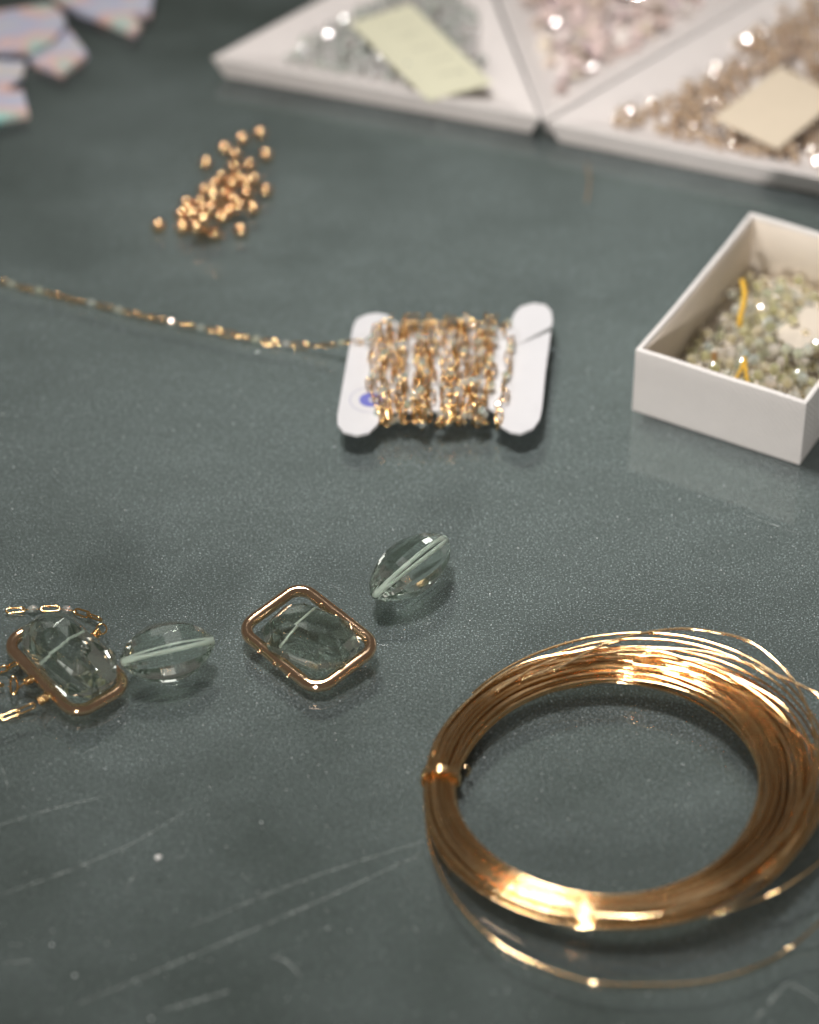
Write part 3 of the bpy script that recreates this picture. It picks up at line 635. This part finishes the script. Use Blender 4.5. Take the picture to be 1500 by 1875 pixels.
# a few beads lying over the edges of that label
for (x, y) in ((1432, 575), (1452, 586), (1418, 640), (1440, 640), (1462, 648), (1480, 640), (1412, 600), (1495, 632)):
    p = P(x, y, .80); ob('pale_bead', DB, None, T(p) @ Matrix.Rotation(rb.uniform(0, 6), 4, 'Z'), label='pale green bead resting on the edge of the cream label', cat='bead', group='beads on the cream label')
def thread(pts, r, mat, label):
    c_ = spline(pts, 12); V = []; F = []        # two plies twisted together
    for h_ in (0, math.pi):
        q_ = [p + (Vector((1, 0, 0)) * math.cos(k * .55 + h_) + Vector((0, -.6, .8)) * math.sin(k * .55 + h_)) * r * .5 for k, p in enumerate(c_)]
        v_, f_ = tube(q_, r * .58, False, 6); F += [tuple(i + len(V) for i in f) for f in f_]; V += v_
    ob('thread', mesh('thread', V, F, mat, True), label=label, cat='thread', group='thread ties in the white box')
thread([P(1359, 512, .95), P(1364, 535, .92), P(1361, 560, .85), P(1356, 580, .74), P(1354, 596, .62)], .05, M_thread, 'upper yellow thread standing among the box beads')
thread([P(1363, 655, .72), P(1359, 672, .78), P(1350, 690, .74), P(1342, 706, .60)], .034, M_thread, 'left leg of the lower yellow thread tie in the box')
thread([P(1363, 655, .72), P(1366, 678, .80), P(1369, 700, .74), P(1373, 716, .60)], .036, M_thread, 'right leg of the lower yellow thread tie in the box')
thread([P(1308, 645, .50), P(1308, 665, .46), P(1306, 690, .36)], .05, M_brown, 'brown thread end at the near wall inside the box')

# ================================================================== TRIANGULAR TRAYS
def isect(p, a, q, b):
    cr = a.x * b.y - a.y * b.x; t = ((q - p).x * b.y - (q - p).y * b.x) / cr; return p + a * t
TZ = .44
def tri_tray(tri, label):
    tri = ccw([(p.x, p.y) for p in tri]); ctr = Vector((sum(p[0] for p in tri) / 3, sum(p[1] for p in tri) / 3, 0))
    ro = [Vector(p) - ctr.xy for p in tri]; ri = inset(ro, .08); bo = inset(ro, .13); bi = inset(ro, .95)
    e = ob('triangular_tray', None, None, T(ctr), label=label, cat='tray', group='ivory triangular trays')
    for i in range(3):
        j = (i + 1) % 3
        V = [(*ro[i], TZ), (*ro[j], TZ), (*ri[i], TZ), (*ri[j], TZ), (*bo[i], .0), (*bo[j], .0), (*bi[i], .10), (*bi[j], .10)]
        F = [(0, 1, 3, 2), (4, 5, 1, 0), (2, 3, 7, 6)]
        m = mesh('wall', V, F, M_tray); ob('wall', m, e)
    V = [(*p, .10) for p in bi] + [(*p, .0) for p in bo]; ob('tray_floor', mesh('tray_floor', V, [(0, 1, 2), (5, 4, 3)], M_tray), e)
    pb_ = [p + ctr.xy for p in bi]
    def floor(x, y):
        d = 0
        for i in range(3):
            a, b = pb_[i], pb_[(i + 1) % 3]; ed = (b - a).normalized(); d = max(d, (x - a.x) * ed.y - (y - a.y) * ed.x)
        return .10 + d * (TZ - .10) / .87
    return e, pb_, floor
def poly_px(pp, z): return [(P(x, y, z).x, P(x, y, z).y) for x, y in pp]
A1, A2 = P(388, 106, TZ), P(990, 216, TZ); A3 = isect(A1, P(590, -2, TZ) - A1, A2, P(905, 0, TZ) - A2)
ea, fa, fla = tri_tray([A1, A2, A3], 'ivory triangular tray of grey beads with a pale yellow label')
B1 = P(996, 222, TZ); dl = P(912, 0, TZ) - B1; dr = P(1376, 0, TZ) - B1
sB = 1.9; B2 = B1 + dl * sB; B3 = B1 + dr.normalized() * (dl * sB).length
eb, fb, flb = tri_tray([B1, B2, B3], 'ivory triangular tray of pink chips between two other trays')
C1 = P(1002, 224, TZ); d1 = P(1500, 326, TZ) - C1; d2 = P(1382, 0, TZ) - C1
sC = 12.2; C2 = C1 + d1.normalized() * sC; C3 = C1 + d2.normalized() * sC * .93
ec_, fc_, flc = tri_tray([C1, C2, C3], 'ivory triangular tray of champagne beads with a peach label')
def fill(me, r, floor, region, clip, N, lim, name, label, group, seed, rot=True, spread=.12):
    rr = random.Random(seed); pl = Pile(floor); n = t = 0
    xs = [p[0] for p in region]; ys = [p[1] for p in region]
    while n < N and t < N * 30:
        t += 1; x, y = rr.uniform(min(xs), max(xs)), rr.uniform(min(ys), max(ys))
        if not inside(region, x, y): continue
        c = [(x, y)] + [(x + rr.uniform(-spread, spread), y + rr.uniform(-spread, spread)) for _ in range(5)]
        c = [q for q in c if inside(clip, *q)]
        if not c: continue
        z, x, y = min((pl.peek(a, b, r), a, b) for a, b in c)
        if z > lim: continue
        pl.drop(x, y, r); n += 1
        M = T((x, y, z)) @ Matrix.Rotation(rr.uniform(0, 6.28), 4, 'Z')
        if rot: M = M @ Matrix.Rotation(rr.uniform(-1.2, 1.2), 4, 'Y')
        ob(name, rr.choice(me), None, M, label=label, cat='bead' if 'bead' in name else 'chip', group=group)
    print(name, n); return pl
gb = [facet_bead(.10, .11, M_bgrey, 8, 5, 'grey_bead')]
fill(gb, .11, fla, poly_px([(500, 130), (610, 55), (700, 10), (760, -60), (880, -60), (880, 60), (880, 150), (760, 190)], .2), inset(fa, -.45), 260, .42, 'grey_bead', 'grey-green faceted bead in the tray with the pale yellow label', 'grey beads in the left tray', 31)
rp = random.Random(5); chips = []
for k in range(5):
    chips.append(hull([(rp.uniform(-.22, .22), rp.uniform(-.16, .16), rp.uniform(-.07, .07)) for _ in range(12)], M_bpink, 'pink_chip'))
fill(chips, .12, flb, poly_px([(985, 195), (925, -60), (1340, -60), (1200, 80)], .2), inset(fb, -.42), 170, .50, 'pink_chip', 'glossy pink shell chip in the middle tray', 'pink chips in the middle tray', 32, True, .2)
cb = [facet_bead(.095, .105, M_bchamp, 10, 7, 'champagne_bead'), facet_bead(.10, .10, M_bchamp, 8, 6, 'champagne_bead')]
fill(cb, .105, flc, poly_px([(1105, 222), (1250, 160), (1380, 60), (1440, -40), (1500, -40), (1560, 120), (1600, 330), (1350, 290)], .25), inset(fc_, -.45), 290, .40, 'champagne_bead', 'champagne faceted bead in the tray with the peach label', 'champagne beads in the right tray', 33)
lab, nn, c = flat_label('paper_label', [P(640, 42, .54), P(752, 6, .58), P(903, 152, .50), P(785, 184, .46)], .025, M_yel, 'pale yellow paper label with faint pencil notes on grey beads', 'label')
rq = random.Random(8)
for r_ in range(5):
    a = P(702 + r_ * 26, 48 + r_ * 22, .552 - r_ * .012); b2 = P(770 + r_ * 22 + rq.uniform(-22, 10), 32 + r_ * 24 + rq.uniform(-4, 6), .57 - r_ * .012); pts = []
    for k in range(22):
        q = a.lerp(b2, k / 21) - c; q.y += rq.uniform(-.07, .07); pts.append(q)
    V, F = tube([p + nn * .006 for p in pts], .008, False, 4); ob('pencil_note', mesh('pencil_note', V, F, M_ink), lab)
flat_label('peach_label', [P(1306, 216, .54), P(1428, 122, .57), P(1540, 178, .57), P(1424, 272, .50)], .03, M_peach, 'blank peach paper label lying on the champagne beads', 'label')

# ================================================================== MOTHER-OF-PEARL SHARDS
SH = [([(-60, 28), (90, 6), (113, 22), (121, 42), (96, 72), (60, 90), (-60, 92)], .30, 'lilac pearly shell shard with a chipped end, largest at left edge'),
      ([(40, 92), (98, 62), (126, 54), (150, 84), (160, 98), (114, 134), (60, 112)], .12, 'grey pearly shell shard with a blunt pointed end'),
      ([(80, -30), (108, 6), (180, 32), (246, 60), (260, 44), (240, 27), (276, 22), (283, -30)], .14, 'long pinkish shell shard with a notched tip at the top edge'),
      ([(-50, 108), (46, 112), (42, 136), (16, 160), (-50, 172)], .16, 'small pink shell shard on the left edge'),
      ([(-60, 168), (41, 164), (53, 207), (-60, 228)], .13, 'shell shard with a turquoise sheen, lowest at left edge')]
for pp, z, lab in SH:
    w_ = [P(x, y, z) for x, y in pp]; c = sum(w_, Vector()) / len(w_); c.z = 0; poly = ccw([(p.x - c.x, p.y - c.y) for p in w_])
    m = prism_tri(poly, z - .12, z, M_pearl, 'shell_shard'); ob('shell_shard', m, None, T(c), label=lab, cat='shell shard', group='mother of pearl shards')
